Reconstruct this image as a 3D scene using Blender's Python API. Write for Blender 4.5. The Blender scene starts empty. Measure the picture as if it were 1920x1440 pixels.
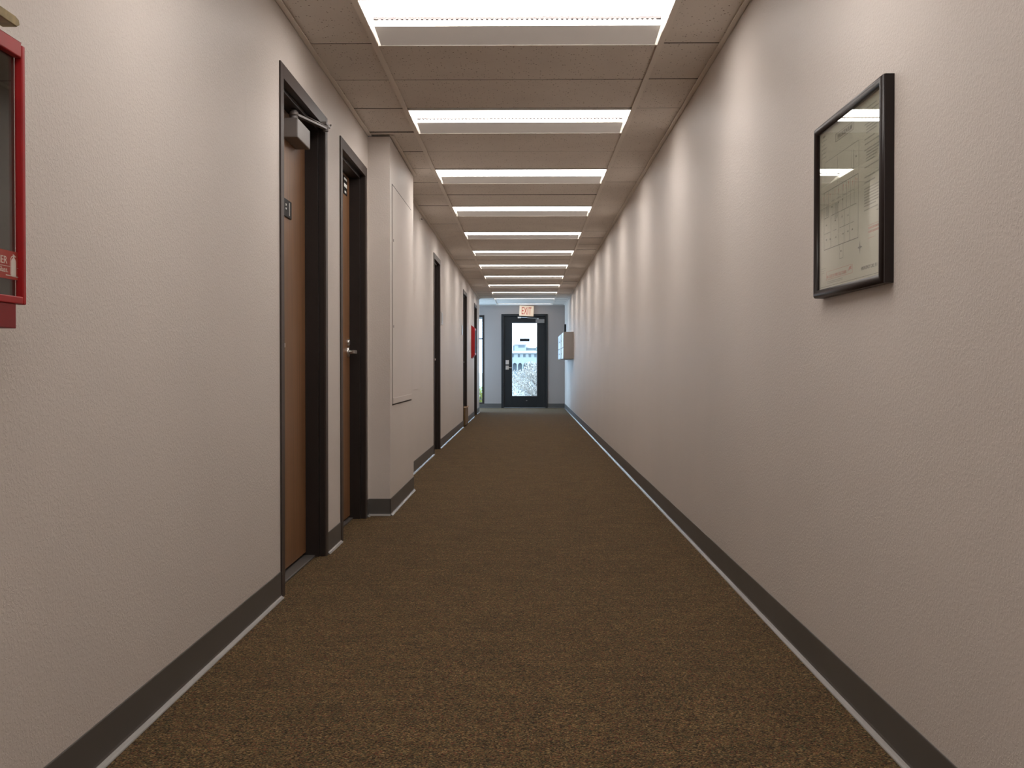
import bpy, bmesh, math, random
from mathutils import Vector, Matrix, Euler
random.seed(7)
SC = bpy.context.scene
COL = SC.collection

# ---------------------------------------------------------------- camera, world, exposure
F = 2136.0
H = 2.263                     # ceiling height
EYE = 0.882
XL, XR = -0.943, 0.842        # corridor walls
YB = 25.05                    # end wall
cd = bpy.data.cameras.new('camera')
cd.sensor_fit = 'HORIZONTAL'; cd.sensor_width = 36.0
cd.lens = 36.0 * F / 1920.0
cd.clip_start = 0.05; cd.clip_end = 2000
cam = bpy.data.objects.new('camera', cd); COL.objects.link(cam)
cam.location = (0, 0, EYE)
cam.rotation_euler = (math.pi/2 - 0.01404, 0, 0.01264)
SC.camera = cam

w = bpy.data.worlds.new('daylight'); SC.world = w; w.use_nodes = True
bg = w.node_tree.nodes['Background']
bg.inputs['Color'].default_value = (0.50, 0.74, 1.0, 1); bg.inputs['Strength'].default_value = 6.3
SC.view_settings.view_transform = 'Standard'; SC.view_settings.look = 'None'
SC.view_settings.gamma = 1.0; SC.view_settings.use_curve_mapping = False
SC.view_settings.exposure = 0.0
PANEL_L = 9.3                 # luminous ceiling panels
SC.cycles.max_bounces = 10; SC.cycles.diffuse_bounces = 8; SC.cycles.glossy_bounces = 4
SC.cycles.transparent_max_bounces = 12

# ---------------------------------------------------------------- materials
def nt_of(name):
    m = bpy.data.materials.new(name); m.use_nodes = True
    return m, m.node_tree, m.node_tree.nodes['Principled BSDF']
def mat(name, col, rough=0.5, metal=0.0, spec=0.5, emit=None, es=0.0, var=0.0, vs=20.0, bump=0.0, bs=60.0, bd=0.001):
    m, nt, p = nt_of(name)
    p.inputs['Base Color'].default_value = (*col, 1)
    p.inputs['Roughness'].default_value = rough
    p.inputs['Metallic'].default_value = metal
    p.inputs['Specular IOR Level'].default_value = spec
    if emit:
        p.inputs['Emission Color'].default_value = (*emit, 1); p.inputs['Emission Strength'].default_value = es
    tc = nt.nodes.new('ShaderNodeTexCoord')
    if var > 0:
        n = nt.nodes.new('ShaderNodeTexNoise'); n.inputs['Scale'].default_value = vs; n.inputs['Detail'].default_value = 4
        nt.links.new(tc.outputs['Object'], n.inputs['Vector'])
        r = nt.nodes.new('ShaderNodeMapRange')
        r.inputs['From Min'].default_value = .3; r.inputs['From Max'].default_value = .7
        r.inputs['To Min'].default_value = 1 - var; r.inputs['To Max'].default_value = 1 + var
        nt.links.new(n.outputs['Fac'], r.inputs['Value'])
        mx = nt.nodes.new('ShaderNodeVectorMath'); mx.operation = 'SCALE'
        mx.inputs[0].default_value = col
        nt.links.new(r.outputs['Result'], mx.inputs['Scale'])
        nt.links.new(mx.outputs['Vector'], p.inputs['Base Color'])
    if bump > 0:
        n = nt.nodes.new('ShaderNodeTexNoise'); n.inputs['Scale'].default_value = bs; n.inputs['Detail'].default_value = 3
        nt.links.new(tc.outputs['Object'], n.inputs['Vector'])
        b = nt.nodes.new('ShaderNodeBump'); b.inputs['Strength'].default_value = bump; b.inputs['Distance'].default_value = bd
        nt.links.new(n.outputs['Fac'], b.inputs['Height']); nt.links.new(b.outputs['Normal'], p.inputs['Normal'])
    return m

def wall_mat():
    m, nt, p = nt_of('textured_wall_paint')
    N = nt.nodes.new; L = nt.links.new
    tc = N('ShaderNodeTexCoord')
    p.inputs['Roughness'].default_value = 0.5; p.inputs['Specular IOR Level'].default_value = 0.45
    n1 = N('ShaderNodeTexNoise'); n1.inputs['Scale'].default_value = 120; n1.inputs['Detail'].default_value = 2.5
    n1.inputs['Distortion'].default_value = 0.6
    L(tc.outputs['Object'], n1.inputs['Vector'])
    r1 = N('ShaderNodeMapRange'); r1.interpolation_type = 'SMOOTHSTEP'
    r1.inputs['From Min'].default_value = .47; r1.inputs['From Max'].default_value = .58
    L(n1.outputs['Fac'], r1.inputs['Value'])
    n2 = N('ShaderNodeTexNoise'); n2.inputs['Scale'].default_value = 260; n2.inputs['Detail'].default_value = 2
    L(tc.outputs['Object'], n2.inputs['Vector'])
    ad = N('ShaderNodeMath'); ad.operation = 'MULTIPLY_ADD'; ad.inputs[1].default_value = .35
    L(n2.outputs['Fac'], ad.inputs[0]); L(r1.outputs['Result'], ad.inputs[2])
    b = N('ShaderNodeBump'); b.inputs['Strength'].default_value = 0.55; b.inputs['Distance'].default_value = 0.0006
    L(ad.outputs[0], b.inputs['Height']); L(b.outputs['Normal'], p.inputs['Normal'])
    n3 = N('ShaderNodeTexNoise'); n3.inputs['Scale'].default_value = 1.3; n3.inputs['Detail'].default_value = 3
    L(tc.outputs['Object'], n3.inputs['Vector'])
    cr = N('ShaderNodeValToRGB')
    cr.color_ramp.elements[0].position = .3; cr.color_ramp.elements[0].color = (.575, .520, .478, 1)
    cr.color_ramp.elements[1].position = .7; cr.color_ramp.elements[1].color = (.602, .542, .495, 1)
    L(n3.outputs['Fac'], cr.inputs['Fac']); L(cr.outputs['Color'], p.inputs['Base Color'])
    return m

def carpet_mat():
    m, nt, p = nt_of('speckled_carpet')
    N = nt.nodes.new; L = nt.links.new
    tc = N('ShaderNodeTexCoord')
    p.inputs['Roughness'].default_value = 0.95; p.inputs['Specular IOR Level'].default_value = 0.12
    p.inputs['Sheen Weight'].default_value = .09; p.inputs['Sheen Roughness'].default_value = .3; p.inputs['Sheen Tint'].default_value = (1, .86, .72, 1)
    v = N('ShaderNodeTexVoronoi'); v.inputs['Scale'].default_value = 250; v.inputs['Randomness'].default_value = 1
    L(tc.outputs['Object'], v.inputs['Vector'])
    sp = N('ShaderNodeSeparateColor'); L(v.outputs['Color'], sp.inputs['Color'])
    cr = N('ShaderNodeValToRGB'); cr.color_ramp.interpolation = 'CONSTANT'
    e = cr.color_ramp.elements
    pal = [(0, (.030, .018, .008)), (.20, (.105, .062, .026)), (.36, (.190, .120, .045)), (.50, (.058, .045, .020)),
           (.63, (.140, .085, .034)), (.76, (.240, .160, .070)), (.85, (.170, .050, .026)), (.91, (.075, .085, .038)), (.96, (.34, .22, .10))]
    e[0].position = 0; e[0].color = (*pal[0][1], 1)
    e[1].position = pal[1][0]; e[1].color = (*pal[1][1], 1)
    for pos, c in pal[2:]:
        x = e.new(pos); x.color = (*c, 1)
    L(sp.outputs['Red'], cr.inputs['Fac'])
    n = N('ShaderNodeTexNoise'); n.inputs['Scale'].default_value = 5; n.inputs['Detail'].default_value = 6; n.inputs['Roughness'].default_value = .7
    L(tc.outputs['Object'], n.inputs['Vector'])
    r = N('ShaderNodeMapRange'); r.inputs['From Min'].default_value = .3; r.inputs['From Max'].default_value = .7
    r.inputs['To Min'].default_value = .62; r.inputs['To Max'].default_value = .88
    L(n.outputs['Fac'], r.inputs['Value'])
    # woven ribs across the corridor
    wv = N('ShaderNodeTexWave'); wv.bands_direction = 'Y'; wv.inputs['Scale'].default_value = 3.2; wv.inputs['Distortion'].default_value = 1.0
    wv.inputs['Detail Scale'].default_value = 6
    L(tc.outputs['Object'], wv.inputs['Vector'])
    rw = N('ShaderNodeMapRange'); rw.inputs['To Min'].default_value = .94; rw.inputs['To Max'].default_value = 1.06
    L(wv.outputs['Fac'], rw.inputs['Value'])
    mm = N('ShaderNodeMath'); mm.operation = 'MULTIPLY'; L(r.outputs['Result'], mm.inputs[0]); L(rw.outputs['Result'], mm.inputs[1])
    sc = N('ShaderNodeVectorMath'); sc.operation = 'SCALE'
    L(cr.outputs['Color'], sc.inputs[0]); L(mm.outputs[0], sc.inputs['Scale'])
    L(sc.outputs['Vector'], p.inputs['Base Color'])
    b = N('ShaderNodeBump'); b.inputs['Strength'].default_value = 0.7; b.inputs['Distance'].default_value = 0.003
    L(v.outputs['Distance'], b.inputs['Height']); b.invert = True
    L(b.outputs['Normal'], p.inputs['Normal'])
    return m

def wood_mat(name, c1, c2):
    m, nt, p = nt_of(name)
    N = nt.nodes.new; L = nt.links.new
    tc = N('ShaderNodeTexCoord'); mp = N('ShaderNodeMapping')
    mp.inputs['Scale'].default_value = (45, 45, 1.4)
    L(tc.outputs['Object'], mp.inputs['Vector'])
    n = N('ShaderNodeTexNoise'); n.inputs['Scale'].default_value = 1; n.inputs['Detail'].default_value = 6; n.inputs['Distortion'].default_value = .8
    L(mp.outputs['Vector'], n.inputs['Vector'])
    cr = N('ShaderNodeValToRGB')
    cr.color_ramp.elements[0].position = .32; cr.color_ramp.elements[0].color = (*c1, 1)
    cr.color_ramp.elements[1].position = .68; cr.color_ramp.elements[1].color = (*c2, 1)
    L(n.outputs['Fac'], cr.inputs['Fac']); L(cr.outputs['Color'], p.inputs['Base Color'])
    p.inputs['Roughness'].default_value = .42
    return m

def tile_mat():
    m, nt, p = nt_of('fissured_ceiling_tile')
    N = nt.nodes.new; L = nt.links.new
    tc = N('ShaderNodeTexCoord')
    p.inputs['Roughness'].default_value = .9; p.inputs['Specular IOR Level'].default_value = .2
    v = N('ShaderNodeTexVoronoi'); v.inputs['Scale'].default_value = 90; L(tc.outputs['Object'], v.inputs['Vector'])
    sp = N('ShaderNodeSeparateColor'); L(v.outputs['Color'], sp.inputs['Color'])
    # pin holes only in some cells, each with its own radius
    mr = N('ShaderNodeMapRange'); mr.inputs['From Min'].default_value = .62; mr.inputs['From Max'].default_value = 1
    mr.inputs['To Min'].default_value = 0; mr.inputs['To Max'].default_value = .34
    L(sp.outputs['Red'], mr.inputs['Value'])
    lt = N('ShaderNodeMath'); lt.operation = 'LESS_THAN'; L(v.outputs['Distance'], lt.inputs[0]); L(mr.outputs['Result'], lt.inputs[1])
    n = N('ShaderNodeTexNoise'); n.inputs['Scale'].default_value = 3; n.inputs['Detail'].default_value = 8
    L(tc.outputs['Object'], n.inputs['Vector'])
    cr = N('ShaderNodeValToRGB')
    cr.color_ramp.elements[0].position = .3; cr.color_ramp.elements[0].color = (.755, .70, .645, 1)
    cr.color_ramp.elements[1].position = .7; cr.color_ramp.elements[1].color = (.815, .76, .70, 1)
    L(n.outputs['Fac'], cr.inputs['Fac'])
    mx = N('ShaderNodeMix'); mx.data_type = 'RGBA'
    L(lt.outputs[0], mx.inputs['Factor']); L(cr.outputs['Color'], mx.inputs['A']); mx.inputs['B'].default_value = (.24, .19, .15, 1)
    L(mx.outputs['Result'], p.inputs['Base Color'])
    b = N('ShaderNodeBump'); b.inputs['Strength'].default_value = .4; b.inputs['Distance'].default_value = .001; b.invert = True
    L(lt.outputs[0], b.inputs['Height']); L(b.outputs['Normal'], p.inputs['Normal'])
    return m

def glass_mat(name, tint=(1, 1, 1), rough=0.0):
    m = bpy.data.materials.new(name); m.use_nodes = True
    nt = m.node_tree; nt.nodes.clear(); N = nt.nodes.new; L = nt.links.new
    o = N('ShaderNodeOutputMaterial'); t = N('ShaderNodeBsdfTransparent'); g = N('ShaderNodeBsdfGlossy'); mx = N('ShaderNodeMixShader'); f = N('ShaderNodeFresnel')
    t.inputs['Color'].default_value = (*tint, 1); g.inputs['Roughness'].default_value = rough; f.inputs['IOR'].default_value = 1.5
    ge = N('ShaderNodeNewGeometry'); mr = N('ShaderNodeMapRange'); mr.inputs['To Min'].default_value = 1.5; mr.inputs['To Max'].default_value = 1/1.5
    L(ge.outputs['Backfacing'], mr.inputs['Value']); L(mr.outputs['Result'], f.inputs['IOR'])
    L(f.outputs[0], mx.inputs[0]); L(t.outputs[0], mx.inputs[1]); L(g.outputs[0], mx.inputs[2]); L(mx.outputs[0], o.inputs['Surface'])
    return m

M = dict(
    wall=wall_mat(), carpet=carpet_mat(), tile=tile_mat(),
    endwall=mat('grey_end_wall_paint', (.32, .272, .25), .55, bump=.3, bs=120),
    tile_edge=mat('seam_shade_tile_edge', (.09, .075, .062), .95), plenum=mat('plenum_shadow', (.03, .03, .03), .9),  # tile sides coloured dark to paint shade into the seams
    tee=mat('painted_ceiling_tee', (.82, .76, .69), .6),
    base=mat('grey_vinyl_base', (.085, .078, .072), .38, var=.06, vs=6),
    toe=mat('painted_sheen_vinyl_toe', (.30, .29, .28), .22, spec=.8),  # paler than the base: grazing sheen along the toe painted into its colour
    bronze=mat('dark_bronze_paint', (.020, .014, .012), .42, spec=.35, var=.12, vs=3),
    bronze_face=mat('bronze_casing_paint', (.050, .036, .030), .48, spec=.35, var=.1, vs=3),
    oak=wood_mat('stained_oak_veneer', (.150, .068, .028), (.235, .115, .050)),
    steel=mat('satin_steel', (.62, .60, .58), .32, 1.0),
    grey_metal=mat('grey_painted_metal', (.20, .182, .172), .45, .2),
    white_metal=mat('white_fixture_enamel', (.82, .80, .77), .45),
    baffle=mat('added_glow_fixture_side', (.86, .83, .79), .6, emit=(1, .94, .89), es=.085),  # pan is no lamp; faint glow added to lift its grey
    bar=mat('grey_strip_bar', (.11, .096, .096), .6, spec=.2),
    panel=mat('luminous_panel', (.8, .8, .8), .6, emit=(1.0, .945, .90), es=PANEL_L),
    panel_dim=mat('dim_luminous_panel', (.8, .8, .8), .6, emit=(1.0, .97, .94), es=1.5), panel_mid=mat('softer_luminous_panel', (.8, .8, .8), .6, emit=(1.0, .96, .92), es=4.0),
    diode=mat('lit_diode', (.9, .9, .9), .4, emit=(1.0, .96, .92), es=9),
    cover=mat('smooth_panel_paint', (.60, .535, .49), .5, spec=.4),
    gap=mat('dark_gap', (.05, .04, .035), .8),
    red=mat('red_enamel', (.34, .012, .014), .4, spec=.25, var=.1, vs=15),
    red2=mat('dark_red_enamel', (.20, .004, .006), .45, spec=.3),
    brass=mat('tarnished_brass', (.20, .145, .06), .45, 1.0, var=.25, vs=60),
    dark=mat('dark_cabinet_lining', (.060, .052, .046), .6),
    glass=glass_mat('clear_glass'), pglass=glass_mat('picture_glass', (.97, .99, .97)),
    sticker=mat('red_sticker', (.33, .035, .022), .5), cream_ink=mat('cream_ink', (.62, .56, .50), .5),
    black=mat('black_plastic', (.010, .010, .010), .55, spec=.15), white=mat('white_ink', (.85, .85, .82), .5),
    black_frame=mat('black_door_paint', (.014, .015, .016), .45, spec=.3),
    frame=mat('picture_frame_paint', (.020, .014, .013), .36, spec=.25),
    paper=mat('drawing_paper', (.53, .50, .43), .7, var=.03, vs=4),
    ink=mat('black_ink', (.075, .070, .065), .6), ink_grey=mat('grey_ink', (.21, .195, .175), .6),
    ink_red=mat('faded_red_ink', (.50, .13, .09), .6),
    exitface=mat('cream_exit_face', (.80, .62, .46), .45, emit=(1, .68, .40), es=.20),
    exitred=mat('exit_red', (.50, .05, .02), .45, emit=(1, .10, .02), es=.08),
    cabinet=mat('grey_cabinet_metal', (.33, .30, .28), .42, .2),
    cabdoor=mat('pale_cabinet_door', (.50, .52, .54), .3, .3),
    card=mat('brown_card', (.155, .088, .030), .7, var=.15, vs=30), card_rim=mat('pale_card_rim', (.50, .35, .22), .7),
    shade=mat('roller_shade', (.30, .34, .34), .7),
    stucco=mat('pale_stucco', (.34, .35, .35), .9), roofm=mat('pale_roof', (.42, .41, .40), .9),
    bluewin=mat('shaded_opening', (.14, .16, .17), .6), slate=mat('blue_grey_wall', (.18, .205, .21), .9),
    ground=mat('pale_ground', (.26, .27, .26), .95, var=.1, vs=.2), slab=mat('concrete', (.18, .17, .16), .9),
    leaf=mat('dry_pale_leaf', (.46, .40, .34), .9, var=.5, vs=9), twig=mat('grey_twig', (.2, .18, .16), .9),
    leafy=mat('yellow_green_leaf', (.34, .34, .05), .8, var=.6, vs=25),
)

# ---------------------------------------------------------------- mesh helpers
def box(bm, x0, x1, y0, y1, z0, z1, mi=0):
    if x0 > x1: x0, x1 = x1, x0
    if y0 > y1: y0, y1 = y1, y0
    if z0 > z1: z0, z1 = z1, z0
    v = [bm.verts.new(p) for p in ((x0,y0,z0),(x1,y0,z0),(x1,y1,z0),(x0,y1,z0),(x0,y0,z1),(x1,y0,z1),(x1,y1,z1),(x0,y1,z1))]
    for f in ((0,3,2,1),(4,5,6,7),(0,1,5,4),(1,2,6,5),(2,3,7,6),(3,0,4,7)):
        bm.faces.new([v[i] for i in f]).material_index = mi
def cyl(bm, p0, p1, r0, r1=None, n=20, mi=0):
    p0 = Vector(p0); p1 = Vector(p1); r1 = r0 if r1 is None else r1
    d = (p1 - p0).normalized(); a = d.orthogonal().normalized(); b = d.cross(a)
    R = []
    for p, r in ((p0, r0), (p1, r1)):
        R.append([bm.verts.new(p + (a*math.cos(t) + b*math.sin(t))*r) for t in (2*math.pi*i/n for i in range(n))])
    for i in range(n):
        f = bm.faces.new((R[0][i], R[0][(i+1) % n], R[1][(i+1) % n], R[1][i])); f.smooth = True; f.material_index = mi
    bm.faces.new(R[0][::-1]).material_index = mi; bm.faces.new(R[1]).material_index = mi
def extrude_profile(bm, prof, axis, a, b, mi=0, smooth=False):
    """prof: closed list of 2-D points; axis 'y' -> (x,z) profile run from y=a to y=b; 'x' -> (y,z); 'z' -> (x,y)"""
    def P(p, t):
        return {'y': (p[0], t, p[1]), 'x': (t, p[0], p[1]), 'z': (p[0], p[1], t)}[axis]
    A = [bm.verts.new(P(p, a)) for p in prof]; B = [bm.verts.new(P(p, b)) for p in prof]
    n = len(prof)
    for i in range(n):
        f = bm.faces.new((A[i], A[(i+1) % n], B[(i+1) % n], B[i])); f.material_index = mi; f.smooth = smooth
    bm.faces.new(A[::-1]).material_index = mi; bm.faces.new(B).material_index = mi
def mesh_obj(name, bm, mats, parent=None, bevel=0, org=None):
    if org is not None:
        bmesh.ops.translate(bm, verts=bm.verts, vec=-Vector(org))
    bmesh.ops.recalc_face_normals(bm, faces=bm.faces)
    me = bpy.data.meshes.new(name); bm.to_mesh(me); bm.free()
    for m in (mats if isinstance(mats, (list, tuple)) else [mats]): me.materials.append(m)
    o = bpy.data.objects.new(name, me); COL.objects.link(o)
    if parent: o.parent = parent
    if bevel:
        b = o.modifiers.new('bevel', 'BEVEL'); b.width = bevel; b.segments = 2; b.limit_method = 'ANGLE'; b.harden_normals = False
    return o
class Thing:
    def __init__(s, name, loc, label=None, cat=None, group=None, kind=None):
        s.loc = Vector(loc); s.o = bpy.data.objects.new(name, None); COL.objects.link(s.o)
        s.o.location = loc; s.o.empty_display_size = .1
        tag(s.o, label, cat, group, kind)
    def part(s, name, bm, m, bevel=0, under=None, label=None):
        o = mesh_obj(name, bm, m, under or s.o, bevel, s.loc)
        if label: o['label'] = label
        return o
def tag(o, label=None, cat=None, group=None, kind=None):
    if label: o['label'] = label
    if cat: o['category'] = cat
    if group: o['group'] = group
    if kind: o['kind'] = kind
    return o
def B(): return bmesh.new()
def boxes(*bs):
    bm = B()
    for b in bs: box(bm, *b)
    return bm
def text_into(bm, s, org, right, up, W=None, Hh=None, depth=0.0004, mi=0, spacing=1.0):
    """letters as thin solid shapes: org is the lower left corner, right/up unit vectors, W/Hh the size"""
    c = bpy.data.curves.new('t', 'FONT'); c.body = s; c.size = 1; c.extrude = .5; c.space_character = spacing
    t = bpy.data.objects.new('t', c); COL.objects.link(t)
    dg = bpy.context.evaluated_depsgraph_get(); me = bpy.data.meshes.new_from_object(t.evaluated_get(dg))
    xs = [v.co.x for v in me.vertices]; ys = [v.co.y for v in me.vertices]
    x0, x1, y0, y1 = min(xs), max(xs), min(ys), max(ys)
    sy = Hh / (y1 - y0); sx = (W / (x1 - x0)) if W else sy
    right = Vector(right); up = Vector(up); nrm = right.cross(up)
    vs = [bm.verts.new(Vector(org) + right*(v.co.x-x0)*sx + up*(v.co.y-y0)*sy + nrm*(v.co.z+.5)*depth) for v in me.vertices]
    for p in me.polygons:
        try: bm.faces.new([vs[i] for i in p.vertices]).material_index = mi
        except ValueError: pass
    bpy.data.objects.remove(t); bpy.data.curves.remove(c); bpy.data.meshes.remove(me)

# ---------------------------------------------------------------- room shell
Y0 = -4.0
YA = 22.8        # where the corridor's left wall stops and the alcove opens
XA = -1.75       # alcove's left side
tag(mesh_obj('floor', boxes((XA-.1, XR+.1, Y0-.1, YB+.14, -.10, 0)), M['carpet']), 'brown speckled carpet running the length of the corridor', 'carpet', kind='structure')

DOORS = [(4.346, 5.366), (5.753, 6.698), (11.557, 12.42), (16.94, 17.98), (20.55, 21.55)]
DT = 2.055
bm = B(); y = Y0
for a, b in DOORS:
    box(bm, XL-.16, XL, y, a+.02, 0, H); box(bm, XL-.16, XL, a+.02, b-.02, DT-.02, H); y = b-.02
box(bm, XL-.16, XL, y, YA, 0, H)
for a, b in DOORS: box(bm, XL-.2, XL-.16, a-.1, b+.1, 0, DT+.1)      # the rooms behind stay closed
box(bm, XA-.1, XL-.16, YA-.16, YA, 0, H)                                 # return wall of the alcove
PX, PY0, PY1 = -.8126, 6.782, 8.19
tag(mesh_obj('wall_left', bm, M['wall']), 'long textured beige wall with five doors in it', 'wall', kind='structure')
tag(mesh_obj('wall_pier', boxes((XL, PX, PY0, PY1, 0, H-.006)), M['wall']), 'boxed-out textured pier past the second door', 'wall', kind='structure')
tag(mesh_obj('wall_right', boxes((XR, XR+.12, Y0, YB, 0, H)), M['wall']), 'long textured beige wall with a framed plan on it', 'wall', kind='structure')
tag(mesh_obj('wall_back', boxes((XL-.16, XR+.12, Y0-.12, Y0, 0, H)), M['wall']), 'plain beige wall behind the camera', 'wall', kind='structure')

# end wall with openings for the glazed door and the tall window
DX0, DX1, DZ = -.551, .469, 2.066
WX0, WX1, WZ0, WZ1 = -1.66, -.926, .096, 2.045
bm = B()
box(bm, XA-.1, WX0, YB, YB+.14, 0, H); box(bm, WX0, WX1, YB, YB+.14, 0, WZ0); box(bm, WX0, WX1, YB, YB+.14, WZ1, H)
box(bm, WX1, DX0+.02, YB, YB+.14, 0, H); box(bm, DX0+.02, DX1-.02, YB, YB+.14, DZ-.02, H); box(bm, DX1-.02, XR+.12, YB, YB+.14, 0, H)
tag(mesh_obj('wall_end', bm, M['endwall']), 'grey end wall around the glazed exit door', 'wall', kind='structure')
bm = B()   # alcove side wall, mostly window
box(bm, XA-.1, XA, YA, YB, 0, .05); box(bm, XA-.1, XA, YA, YB, 2.18, H); box(bm, XA-.1, XA, YA, YA+.06, .05, 2.18); box(bm, XA-.1, XA, YB-.06, YB, .05, 2.18)
tag(mesh_obj('wall_alcove', bm, M['endwall']), 'side wall of the end alcove around its large window', 'wall', kind='structure')

# ceiling: lay-in tiles two feet deep, three columns
PITCH = .6096; G0 = 4.285
TLX = (-.659, -.635); TRX = (.560, .584)
L0, L1 = -5, 11                        # fixtures at rows 3k
bm = B()
def tile(x0, x1, y0, y1):
    dz = random.uniform(-.0012, .0012); t = random.uniform(-.0018, .0018)
    g = .0045
    v = []
    for z in (0, .018):
        for (x, y, s) in ((x0, y0+g, -1), (x1, y0+g, -1), (x1, y1-g, 1), (x0, y1-g, 1)):
            v.append(bm.verts.new((x, y, H + .009 + z + dz + s*t)))
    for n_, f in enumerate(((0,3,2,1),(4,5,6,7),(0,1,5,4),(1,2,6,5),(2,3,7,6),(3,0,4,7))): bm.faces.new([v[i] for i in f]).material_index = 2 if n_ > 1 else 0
k = -14
while G0 + k*PITCH < YB:
    ya = max(G0 + k*PITCH, Y0); yb = min(G0 + (k+1)*PITCH, YB); k += 1
    if yb <= Y0: continue
    xleft = XL if ya < YA-.3 else XA
    tile(xleft, TLX[0]+.008, ya, yb); tile(TRX[1]-.008, XR, ya, yb)
    if (k-1) % 3 != 0: tile(TLX[1]-.008, TRX[0]+.008, ya, yb)
box(bm, XA-.1, XR+.12, Y0-.12, YB+.14, H+.16, H+.22, 1)
box(bm, XA-.1, XA, Y0, YB, H, H+.16, 1); box(bm, XR, XR+.12, Y0, YB, H, H+.16, 1)
box(bm, XA, XR, Y0-.12, Y0, H, H+.16, 1); box(bm, XA, XR, YB, YB+.14, H, H+.16, 1)
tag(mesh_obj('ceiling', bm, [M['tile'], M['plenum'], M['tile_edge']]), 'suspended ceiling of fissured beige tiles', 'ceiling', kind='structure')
for i, (a, b) in enumerate((TLX, TRX)):
    tag(mesh_obj('trim_%d' % (i+1), boxes((a, b, Y0, YB, H-.001, H+.003), ((a+b)/2-.001, (a+b)/2+.001, Y0, YB, H+.003, H+.04)), M['tee']),
        ['left', 'right'][i] + ' ceiling tee running along the ends of the light fixtures', 'ceiling trim', kind='structure')
bm = B()
for (a, b, s, x) in ((Y0, PY0, 1, XL), (PY1, YA, 1, XL), (PY0, PY1, 1, PX), (Y0, YB, -1, XR)):
    box(bm, x, x+s*.022, a, b, H-.002, H+.003); box(bm, x, x+s*.0015, a, b, H-.002, H+.022)
box(bm, XA, XR, YB-.022, YB, H-.002, H+.003)
tag(mesh_obj('trim_3', bm, M['tee']), 'beige wall angle where ceiling tiles meet the walls', 'ceiling trim', kind='structure')

# cove base
BH = .1016
def base_prof(x, s):
    """profile (x,z) of a vinyl cove base on a wall face at x, toe towards s"""
    return [(x, 0), (x, BH), (x+s*.0022, BH), (x+s*.003, BH-.002), (x+s*.003, .016), (x+s*.0045, .010), (x+s*.0085, .0055), (x+s*.014, .0035), (x+s*.0155, .001), (x+s*.0155, 0)]
def add_base(bm, prof, axis, a, b):
    n = len(prof)
    nf = len(bm.faces)
    extrude_profile(bm, prof, axis, a, b)
    bm.faces.ensure_lookup_table()
    for i in range(nf, nf+n):
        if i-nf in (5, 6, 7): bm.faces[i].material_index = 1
bm = B(); y = Y0
segs = []
for a, b in DOORS: segs.append((y, a)); y = b
segs.append((y, YA))
for a, b in segs:
    if a < PY0 < b:
        add_base(bm, base_prof(XL, 1), 'y', a, PY0-.001); add_base(bm, base_prof(XL, 1), 'y', PY1+.001, b)
    else: add_base(bm, base_prof(XL, 1), 'y', a, b)
add_base(bm, base_prof(PX, 1), 'y', PY0-.003, PY1+.003)
add_base(bm, [(PY0-(p-0), z) for p, z in base_prof(0, 1)], 'x', XL+.003, PX+.003)
add_base(bm, [(PY1+p, z) for p, z in base_prof(0, 1)], 'x', XL+.003, PX+.003)
add_base(bm, [(YA+p, z) for p, z in base_prof(0, 1)], 'x', XA, XL+.003)
tag(mesh_obj('baseboard_left', bm, [M['base'], M['toe']]), 'grey vinyl cove base along the left wall and pier', 'baseboard', kind='structure')
bm = B(); add_base(bm, base_prof(XR, -1), 'y', Y0, YB-.004)
tag(mesh_obj('baseboard_right', bm, [M['base'], M['toe']]), 'grey vinyl cove base along the right wall', 'baseboard', kind='structure')
bm = B()
for a, b in ((XA, DX0), (DX1, XR-.003)): add_base(bm, [(YB-p, z) for p, z in base_prof(0, 1)], 'x', a, b)
tag(mesh_obj('baseboard_end', bm, [M['base'], M['base']]), 'dark vinyl cove base along the end wall', 'baseboard', kind='structure')

# ---------------------------------------------------------------- light fixtures (recessed 2x4 troffers)
FX0, FX1 = TLX[1], TRX[0]; FW = FX1-FX0
GLEN = PITCH - .004
fx = Thing('ceiling_light', ((FX0+FX1)/2, G0+PITCH/2, H), 'x', 'ceiling light', 'recessed lights down the middle of the ceiling')
RD = .038; hw = FW/2; hl = GLEN/2
ox, oy, oz = fx.loc
def fb(*b): return (b[0]+ox, b[1]+ox, b[2]+oy, b[3]+oy, b[4]+oz, b[5]+oz)
def sheet(bm, y0, z0, y1, z1, t=.0015, x=None, mi=0):
    """sloping sheet across the fixture; y, z measured from the fixture's centre at ceiling level"""
    x = x or hw-.010
    pr = [(y0+oy, z0+oz), (y1+oy, z1+oz), (y1+oy, z1+oz+t), (y0+oy, z0+oz+t)] if abs(y1-y0) > .003 else [(y0+oy, z0+oz), (y0+t+oy, z0+oz), (y0+t+oy, z1+oz), (y0+oy, z1+oz)]
    extrude_profile(bm, pr, 'x', ox-x, ox+x, mi)
fx.part('housing', boxes(fb(-hw, -hw+.0015, -hl, hl, 0, RD+.02), fb(hw-.0015, hw, -hl, hl, 0, RD+.02), fb(-hw+.0015, hw-.0015, -hl, hl, RD+.018, RD+.02), fb(-hw+.0015, hw-.0015, -hl, -hl+.0012, .003, RD+.018), fb(-hw+.0015, hw-.0015, hl-.0012, hl, .003, RD+.018)), M['white_metal'], label='white enamel end plates and top')
for s in (-1, 1): fx.part('rim', boxes(fb(-hw, hw, s*hl-.0012*(s > 0), s*hl+.0012*(s < 0), -.002, .003)), M['white_metal'], label='thin pale rim')
bm = B()
sheet(bm, -hl+.0015, .002, -.060, .011)
fx.part('luminous_panel', bm, M['panel'], label='glowing white lens')
bm = B(); sheet(bm, -.10, RD, .087, RD); sheet(bm, .087, .018, .088, RD)
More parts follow.
